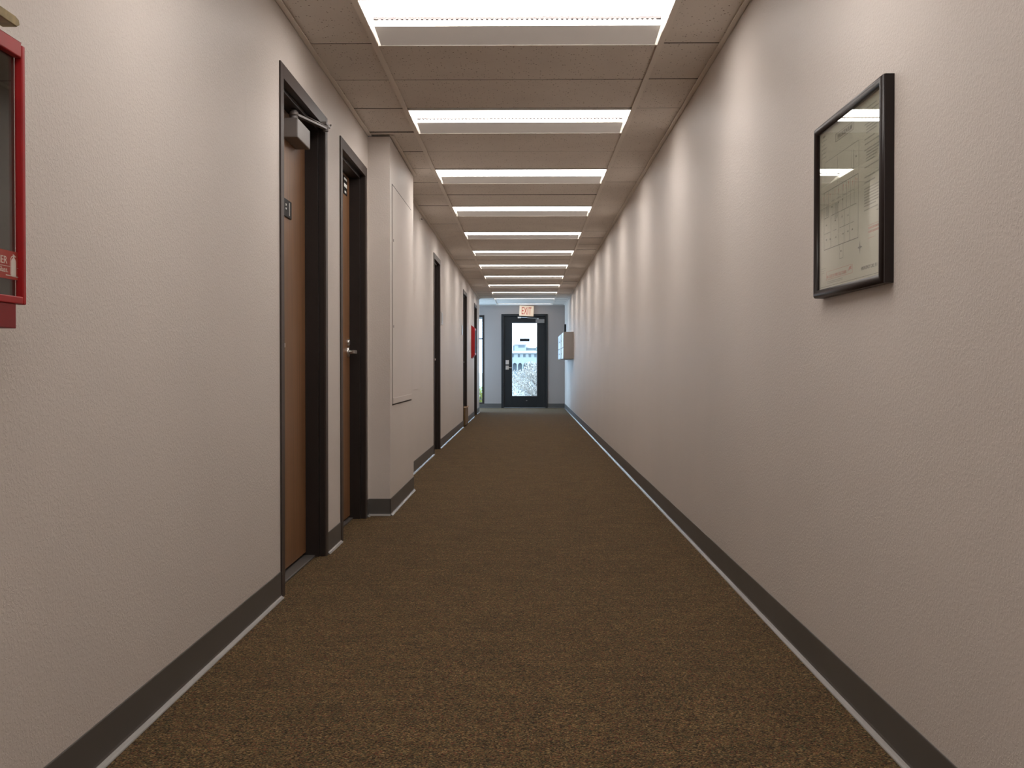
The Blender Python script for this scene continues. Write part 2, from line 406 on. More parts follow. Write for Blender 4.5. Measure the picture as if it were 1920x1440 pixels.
fx.part('luminous_trough', bm, M['panel'], label='glowing white trough')
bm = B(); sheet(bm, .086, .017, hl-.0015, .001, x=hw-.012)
fx.part('side_reflector', bm, M['baffle'], label='dull grey white sloping pan with an added faint glow')
bm = B(); yc = .004
box(bm, *fb(-hw+.02, hw-.02, yc-.011, yc+.009, .0175, RD))
n = 56
for i in range(n):
    xx = -hw+.045 + (2*hw-.09)*i/(n-1)
    c = Vector((xx, yc, .0185)) + fx.loc
    ring = [bm.verts.new(c + Vector((math.cos(t)*.0055, math.sin(t)*.007, 0))) for t in (k*math.pi/4 for k in range(8))]
    low = [bm.verts.new(c + Vector((math.cos(t)*.0045, math.sin(t)*.005, -.005))) for t in (k*math.pi/4 for k in range(8))]
    for j in range(8): bm.faces.new((ring[j], ring[(j+1) % 8], low[(j+1) % 8], low[j])).material_index = 1
    bm.faces.new(low).material_index = 1
fx.part('diode_strip', bm, [M['bar'], M['diode']], label='slim bar dotted with lit diodes')
ORD = ['nearest', 'second nearest', 'third nearest', 'fourth', 'fifth', 'sixth', 'seventh', 'eighth', 'ninth', 'tenth', 'eleventh', 'farthest']
def fx_label(k):
    if k < 0: return 'recessed ceiling light overhead, behind or above the viewer, outside the picture'
    if k == 0: return 'largest and nearest recessed ceiling light, cut by the top of the picture'
    if k == 11: return 'farthest recessed ceiling light, last bright line before the end wall'
    if k == 10: return 'recessed ceiling light just before the farthest one'
    if k < 3: return '%s recessed ceiling light along the corridor, with dotted diode strip' % ORD[k]
    return '%s recessed ceiling light along the corridor, counted from the viewer' % ORD[k]
for k in range(-4, 12):
    if k == 0: r = fx.o
    else:
        r = fx.o.copy(); COL.objects.link(r)
        for ch in list(fx.o.children):
            c = ch.copy(); COL.objects.link(c); c.parent = r
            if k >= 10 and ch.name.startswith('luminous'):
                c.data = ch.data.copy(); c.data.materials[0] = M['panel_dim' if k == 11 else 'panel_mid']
    r.location = (ox, oy + k*3*PITCH, oz)
    r['label'] = fx_label(k)

# ---------------------------------------------------------------- bronze-framed doors on the left
FXF = -.936; LEAF = -1.030
DLAB = ['wood door in dark frame nearest the viewer, with a closer at its top', 'wood door in dark frame just before the boxed-out pier, with a steel lever',
        'dark-framed doorway past the pier, third along the left wall', 'dark-framed doorway with a brown box at its foot', 'dark-framed doorway behind the small red cabinet, last on the left wall']
def side_door(i, a, b):
    t = Thing('door_%d' % (i+1), (XL, (a+b)/2, 0), DLAB[i], 'door', kind='structure')
    cw = .055
    bm = B()
    for (y0_, y1_, z0_, z1_) in ((a, a+cw, 0, DT), (b-cw, b, 0, DT), (a+cw, b-cw, DT-cw, DT)):
        box(bm, XL, FXF, y0_, y1_, z0_, z1_)
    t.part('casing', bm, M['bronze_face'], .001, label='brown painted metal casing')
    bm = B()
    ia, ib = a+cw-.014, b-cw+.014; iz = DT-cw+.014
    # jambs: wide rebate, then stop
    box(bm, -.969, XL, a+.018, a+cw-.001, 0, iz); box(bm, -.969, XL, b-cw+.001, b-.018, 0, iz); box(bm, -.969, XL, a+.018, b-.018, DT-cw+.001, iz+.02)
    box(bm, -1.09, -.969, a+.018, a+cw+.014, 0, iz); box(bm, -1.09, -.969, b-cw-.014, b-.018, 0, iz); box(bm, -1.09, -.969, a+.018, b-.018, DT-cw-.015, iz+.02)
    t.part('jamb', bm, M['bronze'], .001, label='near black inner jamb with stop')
    lf = t.part('leaf', boxes((LEAF-.044, LEAF, a+cw+.016, b-cw-.016, .022, DT-cw-.018)), M['oak'], .001, label='reddish brown wood leaf')
    t.part('threshold', boxes((-1.09, -1.012 if i else -.985, a+cw+.016, b-cw-.016, 0, .010)), M['base'], .003, label='grey threshold strip')
    return t, lf
doors = [side_door(i, a, b) for i, (a, b) in enumerate(DOORS)]

# door 1: closer and small black plate
t, lf = doors[0]
c1 = t.part('door_closer', boxes((LEAF, -.966, 4.815, 5.090, 1.857, 1.940)), M['grey_metal'], .004, label='grey closer body on the leaf')
bm = B()
cyl(bm, (-.992, 4.86, 1.940), (-.992, 4.86, 1.958), .017); cyl(bm, (-.992, 4.86, 1.958), (-.992, 4.86, 1.974), .020, .019); cyl(bm, (-.992, 4.86, 1.974), (-.992, 4.86, 1.982), .014, .011)
t.part('pivot', bm, M['grey_metal'], 0, c1)
bm = B()
def bar(bm, p, q, w, h):
    p = Vector(p); q = Vector(q); d = (q-p).normalized(); sd = d.cross(Vector((0, 0, 1))).normalized()*w/2; u = sd.cross(d).normalized()*h/2
    v = [bm.verts.new(e + sa*sd + sb*u) for e in (p, q) for sa, sb in ((-1,-1),(1,-1),(1,1),(-1,1))]
    for f in ((0,1,2,3),(7,6,5,4),(0,4,5,1),(1,5,6,2),(2,6,7,3),(3,7,4,0)): bm.faces.new([v[i] for i in f])
bar(bm, (-.992, 4.86, 1.966), (-.925, 5.255, 1.985), .020, .010)
bar(bm, (-.928, 5.25, 1.995), (-.985, 5.00, 1.995), .014, .006)
cyl(bm, (-.925, 5.255, 1.972), (-.925, 5.255, 2.002), .013)
box(bm, -.940, -.916, 5.225, 5.33, 2.000, 2.012); cyl(bm, (-.921, 5.33, 2.006), (-.917, 5.35, 2.022), .004)
t.part('closer_arm', bm, M['grey_metal'], .001, c1, 'jointed steel arm')
pl = t.part('door_plate', boxes((LEAF, LEAF+.006, 4.745, 4.968, 1.528, 1.604)), M['black'], .002, lf, 'small black plate')
bm = boxes((LEAF+.006, LEAF+.0068, 4.915, 4.922, 1.538, 1.594))
for zc in (1.577, 1.560): cyl(bm, (LEAF+.006, 4.846, zc), (LEAF+.009, 4.846, zc), .006, .004)
o = t.part('plate_mark', bm, M['white'], 0)
o.parent = lf

# lever sets
def lever(t, lf, yc, zc, s):
    bm = B()
    cyl(bm, (LEAF, yc, zc), (LEAF+.010, yc, zc), .031, .028, 28); cyl(bm, (LEAF+.010, yc, zc), (LEAF+.052, yc, zc), .011)
    bar(bm, (LEAF+.048, yc+s*.008, zc), (LEAF+.048, yc-s*.105, zc), .012, .018)
    cyl(bm, (LEAF, yc, zc+.055), (LEAF+.012, yc, zc+.055), .020, .018, 24)
    t.part('lever_handle', bm, M['steel'], .0015, lf, 'satin steel lever')
lever(doors[1][0], doors[1][1], 6.55, .974, 1)
lever(doors[0][0], doors[0][1], 4.50, .974, -1)
for i in (2, 3, 4): lever(doors[i][0], doors[i][1], DOORS[i][1]-.14, .974, 1)
t, lf = doors[1]
st = t.part('sign_strip', boxes((LEAF, LEAF+.004, 6.40, 6.52, 1.865, 1.965)), M['black'], .001, lf, 'small dark notice with pale blocks')
bm = boxes((LEAF+.004, LEAF+.0046, 6.41, 6.51, 1.945, 1.957), (LEAF+.004, LEAF+.0046, 6.41, 6.51, 1.905, 1.925), (LEAF+.004, LEAF+.0046, 6.43, 6.49, 1.873, 1.885))
o = t.part('notice_blocks', bm, M['white'], 0); o.parent = lf

# room signs beside the far doors
for (y_, lab) in ((16.62, 'small silver sign plate just before the doorway with the brown box'), (12.66, 'small silver sign plate just past the third doorway')):
    t = Thing('sign_plate', (XL, y_, 1.43), lab, 'sign', 'small silver sign plates on the left wall')
    t.part('backing', boxes((XL, XL+.006, y_-.10, y_+.10, 1.362, 1.505)), M['steel'], .002)
    t.part('insert', boxes((XL+.006, XL+.009, y_-.085, y_+.085, 1.377, 1.49)), M['cabdoor'], .001)

# ---------------------------------------------------------------- access panels on the pier and the wall behind
t = Thing('access_panel', (PX, 7.44, .66), 'tall smooth flush access panel on the face of the boxed-out pier', 'access panel')
t.part('surround', boxes((PX, PX+.0012, 6.885, 8.03, .655, 1.995)), M['gap'], 0, label='thin dark gap around the cover')
t.part('cover', boxes((PX+.001, PX+.004, 6.894, 8.025, .664, 1.987)), M['cover'], .0015, label='smooth beige cover')
t.part('lower_lip', boxes((PX+.004, PX+.007, 6.894, 8.0, .664, .70)), M['cover'], .0015)
for z_ in (1.657, 1.135):
    bm = B(); cyl(bm, (PX+.003, 6.925, z_), (PX+.0065, 6.925, z_), .009, .008); t.part('latch_screw', bm, M['grey_metal'])
t = Thing('ceiling_bracket', (XL, 10.12, 2.19), 'tiny metal bracket on the wall near the ceiling past the pier', 'bracket')
t.part('plate', boxes((XL, XL+.004, 10.02, 10.14, 2.185, 2.225)), M['cover'], .001)
bm = B(); cyl(bm, (XL+.004, 10.12, 2.205), (XL+.022, 10.12, 2.200), .007, .005); t.part('hook', bm, M['grey_metal'])
t = Thing('wall_cover', (XL, 9.3, 1.0), 'plain flush wall cover high on the left wall just past the pier', 'access panel')
t.part('cover', boxes((XL, XL+.004, 8.6, 9.98, .7, 2.13)), M['cover'], .001)

# ---------------------------------------------------------------- fire extinguisher cabinets
t = Thing('extinguisher_cabinet', (XL, 1.80, .95), 'red fire extinguisher cabinet with dark glass, nearest on the left wall', 'fire cabinet', 'red extinguisher cabinets')
ca, cb, cz0, cz1, cf = 1.60, 1.929, .989, 1.430, -.850
t.part('body', boxes((XL, XL+.004, ca+.01, cb-.012, cz0+.008, cz1-.008), (XL, cf-.014, ca+.01, ca+.014, cz0+.008, cz1-.008), (XL, cf-.014, cb-.016, cb-.012, cz0+.008, cz1-.008),
       (XL, cf-.014, ca+.01, cb-.012, cz0+.008, cz0+.012), (XL, cf-.014, ca+.01, cb-.012, cz1-.012, cz1-.008)), M['dark'], 0, label='dark lined box')
rw = .013
fr = t.part('door_frame', boxes((cf-.014, cf, ca, ca+rw, cz0, cz1), (cf-.014, cf, cb-rw*.9, cb, cz0, cz1-.004), (cf-.014, cf, ca+rw, cb-rw*.9, cz0, cz0+.013), (cf-.014, cf-.001, ca+rw, cb-rw*.9, cz1-.026, cz1)), M['red'], .002, label='red enamel door frame')
bm = B(); extrude_profile(bm, [(cf-.014, cz1), (cf-.001, cz1), (cf-.030, cz1+.010), (XL, cz1+.010), (XL, cz1)], 'y', ca, cb-.008)
t.part('sloped_top', bm, M['red'], .001, label='red sloped top')
gl = t.part('glass', boxes((cf-.012, cf-.010, ca+rw-.002, cb-rw*.9+.002, cz0+.011, cz1-.024)), M['pglass'], 0, label='dark looking glass')
sx = cf-.0098
sk = t.part('sticker', boxes((sx, sx+.0004, 1.62, 1.9225, 1.030, 1.077)), M['sticker'], 0, gl, 'red instruction sticker')
bm = B(); nx = sx+.0005
text_into(bm, 'FIRE EXTINGUISHER', (nx, 1.690, 1.0545), (0, 1, 0), (0, 0, 1), .187, .0125, .0003)
text_into(bm, 'Break Glass.', (nx, 1.800, 1.0405), (0, 1, 0), (0, 0, 1), .080, .0088, .0003)
box(bm, nx, nx+.0003, 1.63, 1.889, 1.0505, 1.0512); box(bm, nx, nx+.0003, 1.913, 1.9205, 1.0497, 1.0504)
for i in range(11): box(bm, nx, nx+.0003, 1.872+i*.0043, 1.8752+i*.0043, 1.0352-i*.0001, 1.0368-i*.0001)
# extinguisher pictogram
body = [(1.8915, 1.0360), (1.9095, 1.0360), (1.9095, 1.0600), (1.9080, 1.0635), (1.9040, 1.0660), (1.8980, 1.0660), (1.8935, 1.0635), (1.8915, 1.0600)]
extrude_profile(bm, body, 'x', nx, nx+.0003)
box(bm, nx, nx+.0003, 1.8985, 1.9035, 1.066, 1.069)
extrude_profile(bm, [(1.897, 1.069), (1.909, 1.0675), (1.910, 1.069), (1.899, 1.0725)], 'x', nx, nx+.0003)
for p, q in (((1.8985, 1.0690), (1.8930, 1.0675)), ((1.8930, 1.0675), (1.8895, 1.0630)), ((1.8895, 1.0630), (1.8885, 1.0550)), ((1.8885, 1.0550), (1.8890, 1.0375))):
    d = Vector(q)-Vector(p); n_ = Vector((-d.y, d.x)).normalized()*.0006
    extrude_profile(bm, [(p[0]+n_.x, p[1]+n_.y), (q[0]+n_.x, q[1]+n_.y), (q[0]-n_.x, q[1]-n_.y), (p[0]-n_.x, p[1]-n_.y)], 'x', nx, nx+.0003)
o = t.part('sticker_print', bm, M['cream_ink'], 0); o.parent = gl
t.part('lower_box', boxes((XL, cf-.002, 1.62, 1.893, .948, .989)), M['red2'], .001, label='dark red box under the cabinet')
bm = B()
extrude_profile(bm, [(1.70, 1.462), (1.935, 1.462), (1.946, 1.468), (1.943, 1.476), (1.93, 1.479), (1.70, 1.479)], 'x', -.892, -.866)
box(bm, -.888, -.870, 1.68, 1.72, 1.438, 1.47)
t.part('brass_latch', bm, M['brass'], .0015, label='tarnished brass latch on top')

t = Thing('extinguisher_cabinet', (XL, 19.68, 1.07), 'small distant red cabinet on the left wall before the last doorway', 'fire cabinet', 'red extinguisher cabinets')
bm = B(); extrude_profile(bm, [(XL, 1.045), (XL, 1.615), (XL+.020, 1.60), (XL+.062, 1.565), (XL+.062, 1.11), (XL+.02, 1.065)], 'y', 19.45, 19.95)
t.part('body', bm, M['red'], .003)
t.part('front_glass', boxes((XL+.062, XL+.064, 19.49, 19.91, 1.14, 1.53)), M['black'], 0, label='dark front glass')

# brown box at the foot of door 4
t = Thing('cardboard_box', (-.985, 17.45, 0), 'brown open cardboard box standing at the foot of a far left doorway', 'box')
bxs = []; x0, x1, y0_, y1_ = -1.02, -.915, 17.05, 17.90; zt = .285
t.part('carton', boxes((x0, x1, y0_, y1_, .014, .02), (x0, x0+.006, y0_, y1_, .014, zt), (x1-.006, x1, y0_, y1_, .014, zt), (x0+.006, x1-.006, y0_, y0_+.006, .014, zt), (x0+.006, x1-.006, y1_-.006, y1_, .014, zt)), M['card'], 0)
t.part('pale_flap', boxes((x0+.006, x1+.004, y0_, y0_+.30, zt, zt+.007), (x1-.004, x1+.010, y0_+.30, y1_, zt-.010, zt+.004)), M['card_rim'], .001, label='pale folded top flap')

# ---------------------------------------------------------------- framed plan on the right wall
PYa, PYb, PZ0, PZ1, PXF = 2.6255, 3.244, 1.078, 1.556, .811
t = Thing('framed_plan', (XR, (PYa+PYb)/2, PZ0), 'dark framed evacuation plan behind glass on the right wall', 'picture')
bm = B(); fwid = .022; n = 10
# half-round moulding swept round the rectangle with mitred corners
prof = []   # (inset from outer edge, x)
prof.append((0, XR)); prof.append((0, PXF+.010))
for k in range(n+1):
    a = math.pi*k/n; prof.append((fwid/2 - math.cos(a)*fwid/2, PXF+.010 - math.sin(a)*.010))
prof.append((fwid, PXF+.016)); prof.append((fwid, XR))
rings = []
for (sy, sz) in ((0, 0), (1, 0), (1, 1), (0, 1)):
    rings.append([bm.verts.new((x, (PYb-i if sy else PYa+i), (PZ1-i if sz else PZ0+i))) for i, x in prof])
for r in range(4):
    A, Bb = rings[r], rings[(r+1) % 4]
    for i in range(len(prof)-1):
        f = bm.faces.new((A[i], Bb[i], Bb[i+1], A[i+1])); f.smooth = 2 <= i <= n+1
t.part('moulding', bm, M['frame'], 0, label='glossy dark rounded moulding')
pp = t.part('plan_sheet', boxes((.8255, .829, PYa+fwid-.002, PYb-fwid+.002, PZ0+fwid-.002, PZ1-fwid+.002)), M['paper'], 0, label='pale printed floor plan sheet')
IX = .8252; ID = .0003
def line(bm, p, q, wd=.0011, mi=0):
    p = Vector(p); q = Vector(q); d = (q-p).normalized(); nn = Vector((-d.y, d.x))*wd/2
    pts = [p+nn, q+nn, q-nn, p-nn]
    extrude_profile(bm, [tuple(v) for v in pts], 'x', IX, IX+ID, mi)
R_ = (0, -1, 0); U_ = (0, 0, 1)
bm = B()
# title
for p, q in (((3.062, 1.485), (2.893, 1.485)), ((3.062, 1.5055), (2.893, 1.5055)), ((3.062, 1.485), (3.062, 1.5055)), ((2.893, 1.485), (2.893, 1.5055))): line(bm, p, q, .0012)
text_into(bm, 'EVACUATION PLAN', (IX, 3.040, 1.4895), R_, U_, .130, .0120, ID)
# upper outline
line(bm, (3.168, 1.4485), (2.848, 1.4485), .0012)
for y_, za, zb in ((3.168, 1.4485, 1.40), (3.042, 1.442, 1.372), (2.908, 1.434, 1.372), (2.848, 1.4485, 1.372), (2.892, 1.434, 1.372)): line(bm, (y_, za), (y_, zb), .0007)
# lower plan
line(bm, (3.182, 1.366), (2.850, 1.366), .0022); line(bm, (3.176, 1.208), (2.850, 1.207), .0020)
line(bm, (2.851, 1.366), (2.851, 1.207), .0010); line(bm, (3.176, 1.366), (3.176, 1.208), .0008)
for a_, b_ in ((3.179, 3.13), (3.10, 3.02), (3.01, 2.93), (2.92, 2.87)): line(bm, (a_, 1.2945), (b_, 1.2945), .0016)
for a_, b_ in ((3.176, 3.11), (3.08, 3.05), (3.02, 2.93), (2.92, 2.887)): line(bm, (a_, 1.2515), (b_, 1.2515), .0012)
for a_, b_ in ((3.10, 3.07), (3.05, 3.01), (2.99, 2.95), (2.94, 2.885)): line(bm, (a_, 1.333), (b_, 1.333), .0010)
for y_ in (3.13, 3.085, 3.035, 2.99, 2.955, 2.92, 2.885): line(bm, (y_, 1.366), (y_, 1.2945), .0007)
for y_ in (3.105, 3.03, 2.975, 2.925): line(bm, (y_, 1.2945), (y_, 1.208), .0007)
line(bm, (3.02, 1.207), (3.02, 1.170), .0007); line(bm, (2.985, 1.207), (2.985, 1.170), .0007); line(bm, (3.02, 1.170), (2.985, 1.170), .0009)
for y_, z_, s_ in ((3.155, 1.272, '104'), (3.065, 1.274, '108'), (3.000, 1.276, '112'), (2.945, 1.272, '114'), (3.155, 1.232, '102'), (3.115, 1.230, '106'), (3.06, 1.229, '110'),
                   (2.99, 1.230, '116'), (2.945, 1.231, '118'), (2.905, 1.231, '120'), (3.01, 1.187, '100'), (3.10, 1.315, '201'), (3.035, 1.318, '203'), (2.995, 1.320, '205'), (2.875, 1.41, '210')):
    text_into(bm, s_, (IX, y_, z_), R_, U_, .010, .0042, ID)
# compass star
c0 = (2.836, 1.181)
for k in range(4):
    a = k*math.pi/2; tp = (c0[0]+math.cos(a)*.020, c0[1]+math.sin(a)*.016)
    l_ = (c0[0]+math.cos(a+math.pi/4)*.0045, c0[1]+math.sin(a+math.pi/4)*.0045); r_ = (c0[0]+math.cos(a-math.pi/4)*.0045, c0[1]+math.sin(a-math.pi/4)*.0045)
    extrude_profile(bm, [c0, r_, tp, l_], 'x', IX, IX+ID)
text_into(bm, 'EMERGENCY CALL 911', (IX, 2.822, 1.1225), R_, U_, .128, .0085, ID)
line(bm, (3.218, 1.106), (2.650, 1.106), .0011)
# legend
text_into(bm, 'LEGEND', (IX, 3.192, 1.520), R_, U_, .026, .0050, ID)
for i in range(5):
    z_ = 1.508 - i*.0115; box(bm, IX, IX+ID, 3.199, 3.195, z_, z_+.005)
pr = t.part('black_print', bm, M['ink'], 0, pp, 'black drawing lines and lettering')
bm = B()
for i, wd in enumerate((.034, .020, .038, .026, .030)):
    z_ = 1.509 - i*.0115; line(bm, (3.188, z_+.002), (3.188-wd, z_+.002), .0028)
notes = [(1.512, 2.803, .09), (1.502, 2.790, .10), (1.486, 2.800, .03), (1.486, 2.76, .06), (1.474, 2.800, .12), (1.467, 2.785, .08), (1.460, 2.785, .10), (1.453, 2.785, .07), (1.438, 2.800, .05), (1.438, 2.74, .02),
         (1.426, 2.800, .13), (1.412, 2.800, .13), (1.405, 2.785, .11), (1.398, 2.785, .09), (1.391, 2.785, .08), (1.384, 2.785, .06), (1.370, 2.800, .12), (1.346, 2.800, .07), (1.333, 2.800, .08),
         (1.318, 2.800, .14), (1.311, 2.800, .13), (1.304, 2.800, .14), (1.297, 2.800, .12), (1.290, 2.800, .13), (1.283, 2.800, .11), (1.276, 2.800, .09), (1.266, 2.800, .10)]
for z_, y_, wd in notes:
    q = y_
    while q > y_-wd:
        ww = random.uniform(.006, .016); line(bm, (q, z_), (q-ww, z_), .0030); q -= ww+.0022
for i in range(11): line(bm, (3.155, 1.328-i*.0028), (3.155-random.uniform(.018, .026), 1.328-i*.0028), .0011)
for i in range(14): line(bm, (3.068, 1.322-i*.0031), (3.068-random.uniform(.026, .034), 1.322-i*.0031), .0014)
for i in range(3): line(bm, (3.205, 1.157-i*.006), (3.205-.05+.008*i, 1.157-i*.006), .0011)
for i in range(2): line(bm, (3.14, 1.1175-i*.004), (2.99, 1.1175-i*.004), .0014)
t.part('grey_print', bm, M['ink_grey'], 0, pp, 'small grey lines of notes')
bm = B()
for p, q in (((3.150, 1.1455), (2.899, 1.1455)), ((3.150, 1.1235), (2.899, 1.1235)), ((3.150, 1.1455), (3.150, 1.1235)), ((2.899, 1.1455), (2.899, 1.1235)), ((2.768, 1.226), (2.685, 1.226)), ((2.768, 1.195), (2.72, 1.195))):
    line(bm, p, q, .0008)
text_into(bm, 'IN CASE OF FIRE USE STAIRS', (IX, 3.142, 1.1270), R_, U_, .190, .0085, ID)
for z_ in (1.216, 1.207): text_into(bm, 'DO NOT USE ELEVATORS', (IX, 2.764, z_), R_, U_, .085, .0055, ID)
extrude_profile(bm, [(2.938, 1.131), (2.926, 1.141), (2.908, 1.143), (2.912, 1.138), (2.905, 1.133), (2.922, 1.135)], 'x', IX, IX+ID)
for i, y_ in enumerate((3.179, 3.145, 3.115, 3.065, 3.03, 2.985, 2.96, 2.935, 2.90, 2.875, 2.862)):
    extrude_profile(bm, [(y_-.003, 1.356), (y_+.003, 1.356), (y_, 1.3625 if i % 2 else 1.3495)], 'x', IX, IX+ID)
    line(bm, (y_, 1.344), (y_, 1.356), .0012)
t.part('red_print', bm, M['ink_red'], 0, pp, 'faded red notice and arrows')
t.part('glass', boxes((.8195, .8215, PYa+fwid-.001, PYb-fwid+.001, PZ0+fwid-.001, PZ1-fwid+.001)), M['pglass'], 0, label='reflective glass')

# ---------------------------------------------------------------- grey cabinets on the far right wall
def wall_cab(ya, yb, xf, z0, z1, cols, lab):
    t = Thing('wall_cabinet', (XR, (ya+yb)/2, z0), lab, 'cabinet', 'grey cabinets on the far right wall')
    t.part('body', boxes((xf+.012, XR, ya, yb, z0, z1)), M['cabinet'], .004, label='grey painted metal body')
    w_ = (yb-ya)/cols; zm = z0+(z1-z0)*.42
    for c in range(cols):
        for (a_, b_) in ((z0+.008, zm-.005), (zm+.005, z1-.008)):
            d = t.part('cabinet_door', boxes((xf, xf+.012, ya+c*w_+.012, ya+(c+1)*w_-.012, a_, b_)), M['cabdoor'], .002)
            bm = B(); cyl(bm, (xf-.008, ya+(c+1)*w_-.06, (a_+b_)/2), (xf, ya+(c+1)*w_-.06, (a_+b_)/2), .012); t.part('latch', bm, M['grey_metal'], 0, d)
wall_cab(20.40, 21.50, .659, 1.044, 1.531, 1, 'nearer grey metal cabinet on the far right wall, seen from its side')
wall_cab(21.62, 23.46, .652, 1.050, 1.528, 2, 'pale cabinet of four doors behind the nearer grey one')
t = Thing('card_reader', (XR, 24.25, 1.55), 'narrow black card reader on the right wall above the grey cabinets', 'card reader')
t.part('body', boxes((XR-.035, XR, 24.15, 24.33, 1.46, 1.81)), M['black'], .004)
t.part('face', boxes((XR-.037, XR-.035, 24.18, 24.30, 1.50, 1.77)), M['gap'], 0)

# ---------------------------------------------------------------- exit door in the end wall
t = Thing('door_6', (-.04, YB, 0), 'black-framed glazed exit door at the end of the corridor', 'door', kind='structure')
bm = B(); cw = .050
for b_ in ((DX0, DX0+cw, 0, DZ), (DX1-cw, DX1, 0, DZ), (DX0+cw, DX1-cw, DZ-cw, DZ)):
    box(bm, b_[0], b_[1], YB-.015, YB+.12, b_[2], b_[3])
box(bm, DX0+cw, DX0+cw+.016, YB+.06, YB+.12, 0, DZ-cw); box(bm, DX1-cw-.016, DX1-cw, YB+.06, YB+.12, 0, DZ-cw); box(bm, DX0+cw, DX1-cw, YB+.06, YB+.12, DZ-cw-.016, DZ-cw)
t.part('frame', bm, M['black_frame'], .002, label='black metal frame')
LX0, LX1, LZ1 = DX0+cw+.004, DX1-cw-.004, DZ-cw-.004
GX0, GX1, GZ0, GZ1 = -.322, .240, .258, 1.877
ly0, ly1 = YB+.014, YB+.058
lf = t.part('leaf', boxes((LX0, GX0, ly0, ly1, .012, LZ1), (GX1, LX1, ly0, ly1, .012, LZ1), (GX0, GX1, ly0, ly1, .012, GZ0), (GX0, GX1, ly0, ly1, GZ1, LZ1)), M['black_frame'], .002, label='black leaf with wide stiles')
t.part('glazing_bead', boxes((GX0, GX0+.012, ly0-.006, ly0+.01, GZ0, GZ1), (GX1-.012, GX1, ly0-.006, ly0+.01, GZ0, GZ1), (GX0+.012, GX1-.012, ly0-.006, ly0+.01, GZ0, GZ0+.012), (GX0+.012, GX1-.012, ly0-.006, ly0+.01, GZ1-.012, GZ1)), M['grey_metal'], .001, lf)
gp = t.part('pane', boxes((GX0+.001, GX1-.001, ly0+.018, ly0+.024, GZ0+.001, GZ1-.001)), M['glass'], 0, lf, 'clear glass pane')
o = t.part('pane_sticker', boxes((-.147, .070, ly0+.015, ly0+.0178, 1.468, 1.529)), M['black'], .001, lf, 'small dark sign on the glass')
t.part('threshold', boxes((DX0+cw, DX1-cw, YB-.01, YB+.13, 0, .010)), M['grey_metal'], .002)
bm = boxes((.205, .398, ly0-.055, ly0, 1.868, 1.952))
cb_ = t.part('door_closer', bm, M['grey_metal'], .005, lf, 'grey closer body at the top corner')
bm = B(); cyl(bm, (.255, ly0-.028, 1.952), (.255, ly0-.028, 1.975), .016)
bar(bm, (.255, ly0-.028, 1.970), (.02, ly0-.16, 1.980), .022, .008); bar(bm, (.02, ly0-.16, 1.988), (-.155, ly0-.035, 1.992), .018, .008); box(bm, -.19, -.12, YB-.03, YB-.015, 1.975, 2.008)
o = t.part('closer_arm', bm, M['steel'], .001); o.parent = lf
bm = boxes((-.456, -.384, ly0-.022, ly0, .962, 1.056), (-.456, -.388, ly0-.018, ly0, .848, .934))
cyl(bm, (-.422, ly0-.018, .892), (-.422, ly0-.058, .892), .014)
bar(bm, (-.425, ly0-.052, .892), (-.318, ly0-.052, .888), .016, .020)
for r in range(4):
    for c in range(3): box(bm, -.446+c*.019, -.434+c*.019, ly0-.0245, ly0-.022, .975+r*.018, .987+r*.018)
t.part('keypad_lock', bm, M['steel'], .002, lf, 'steel keypad lock with lever')
t.part('foot_emblem', boxes((-.012, .020, ly0-.002, ly0, .160, .167)), M['steel'], 0, lf)
t.part('edge_strip', boxes((LX0-.003, LX0+.002, ly0-.002, ly0+.002, .02, LZ1)), M['grey_metal'], 0, lf)

# exit sign
t = Thing('exit_sign', (.003, YB-.03, 2.13), 'cream EXIT sign with red letters above the end door', 'sign')
sw, sh = .158, .113
t.part('sign_box', boxes((.003-sw, .003+sw, YB-.060, YB-.0005, 2.133-sh, 2.133+sh)), M['exitface'], .010, label='cream sign box')
bm = B(); text_into(bm, 'EXIT', (.003-.105, YB-.0605, 2.133-.078), (1, 0, 0), (0, 0, 1), .21, .156, .002)
t.part('letters', bm, M['exitred'], 0, label='red EXIT letters')
t.o.rotation_euler = (0, math.radians(2.6), 0)

# windows
def framed(name, lab, x0, x1, z0, z1, yc, fwd, mull):
    t = Thing(name, ((x0+x1)/2, yc, z0), lab, 'window', kind='structure')
    bm = B()
    for b_ in ((x0, x0+fwd, z0, z1), (x1-fwd, x1, z0, z1), (x0+fwd, x1-fwd, z0, z0+.03), (x0+fwd, x1-fwd, z1-fwd, z1), *[(x0+fwd, x1-fwd, m-.012, m+.012) for m in mull]):
        box(bm, b_[0], b_[1], yc-.005, yc+.09, b_[2], b_[3])
    t.part('window_frame', bm, M['bronze'], .002)
    t.part('pane', boxes((x0+fwd-.004, x1-fwd+.004, yc+.04, yc+.045, z0+.026, z1-fwd+.004)), M['glass'], 0)
    return t
t = framed('window_1', 'tall narrow dark-framed window in the end wall left of the exit door', WX0, WX1, WZ0, WZ1, YB, .048, [1.527])
bm = B(); box(bm, WX0+.05, WX1-.05, YB+.005, YB+.035, 1.955, 1.995)
for i in range(4): box(bm, WX0+.05, WX1-.05, YB+.012, YB+.028, 1.938-i*.012, 1.946-i*.012)
t.part('rolled_blind', bm, M['shade'], .001)
t = Thing('window_2', (XA, (YA+YB)/2, .05), 'large side window of the alcove, hidden behind the left wall', 'window', kind='structure')
bm = B(); ya, yb = YA+.06, YB-.06
for b_ in ((ya, ya+.05, .05, 2.18), (yb-.05, yb, .05, 2.18), ((ya+yb)/2-.025, (ya+yb)/2+.025, .05, 2.18), (ya, yb, .05, .10), (ya, yb, 2.13, 2.18)):
    box(bm, XA-.09, XA-.01, b_[0], b_[1], b_[2], b_[3])
t.part('window_frame', bm, M['bronze'], .002)
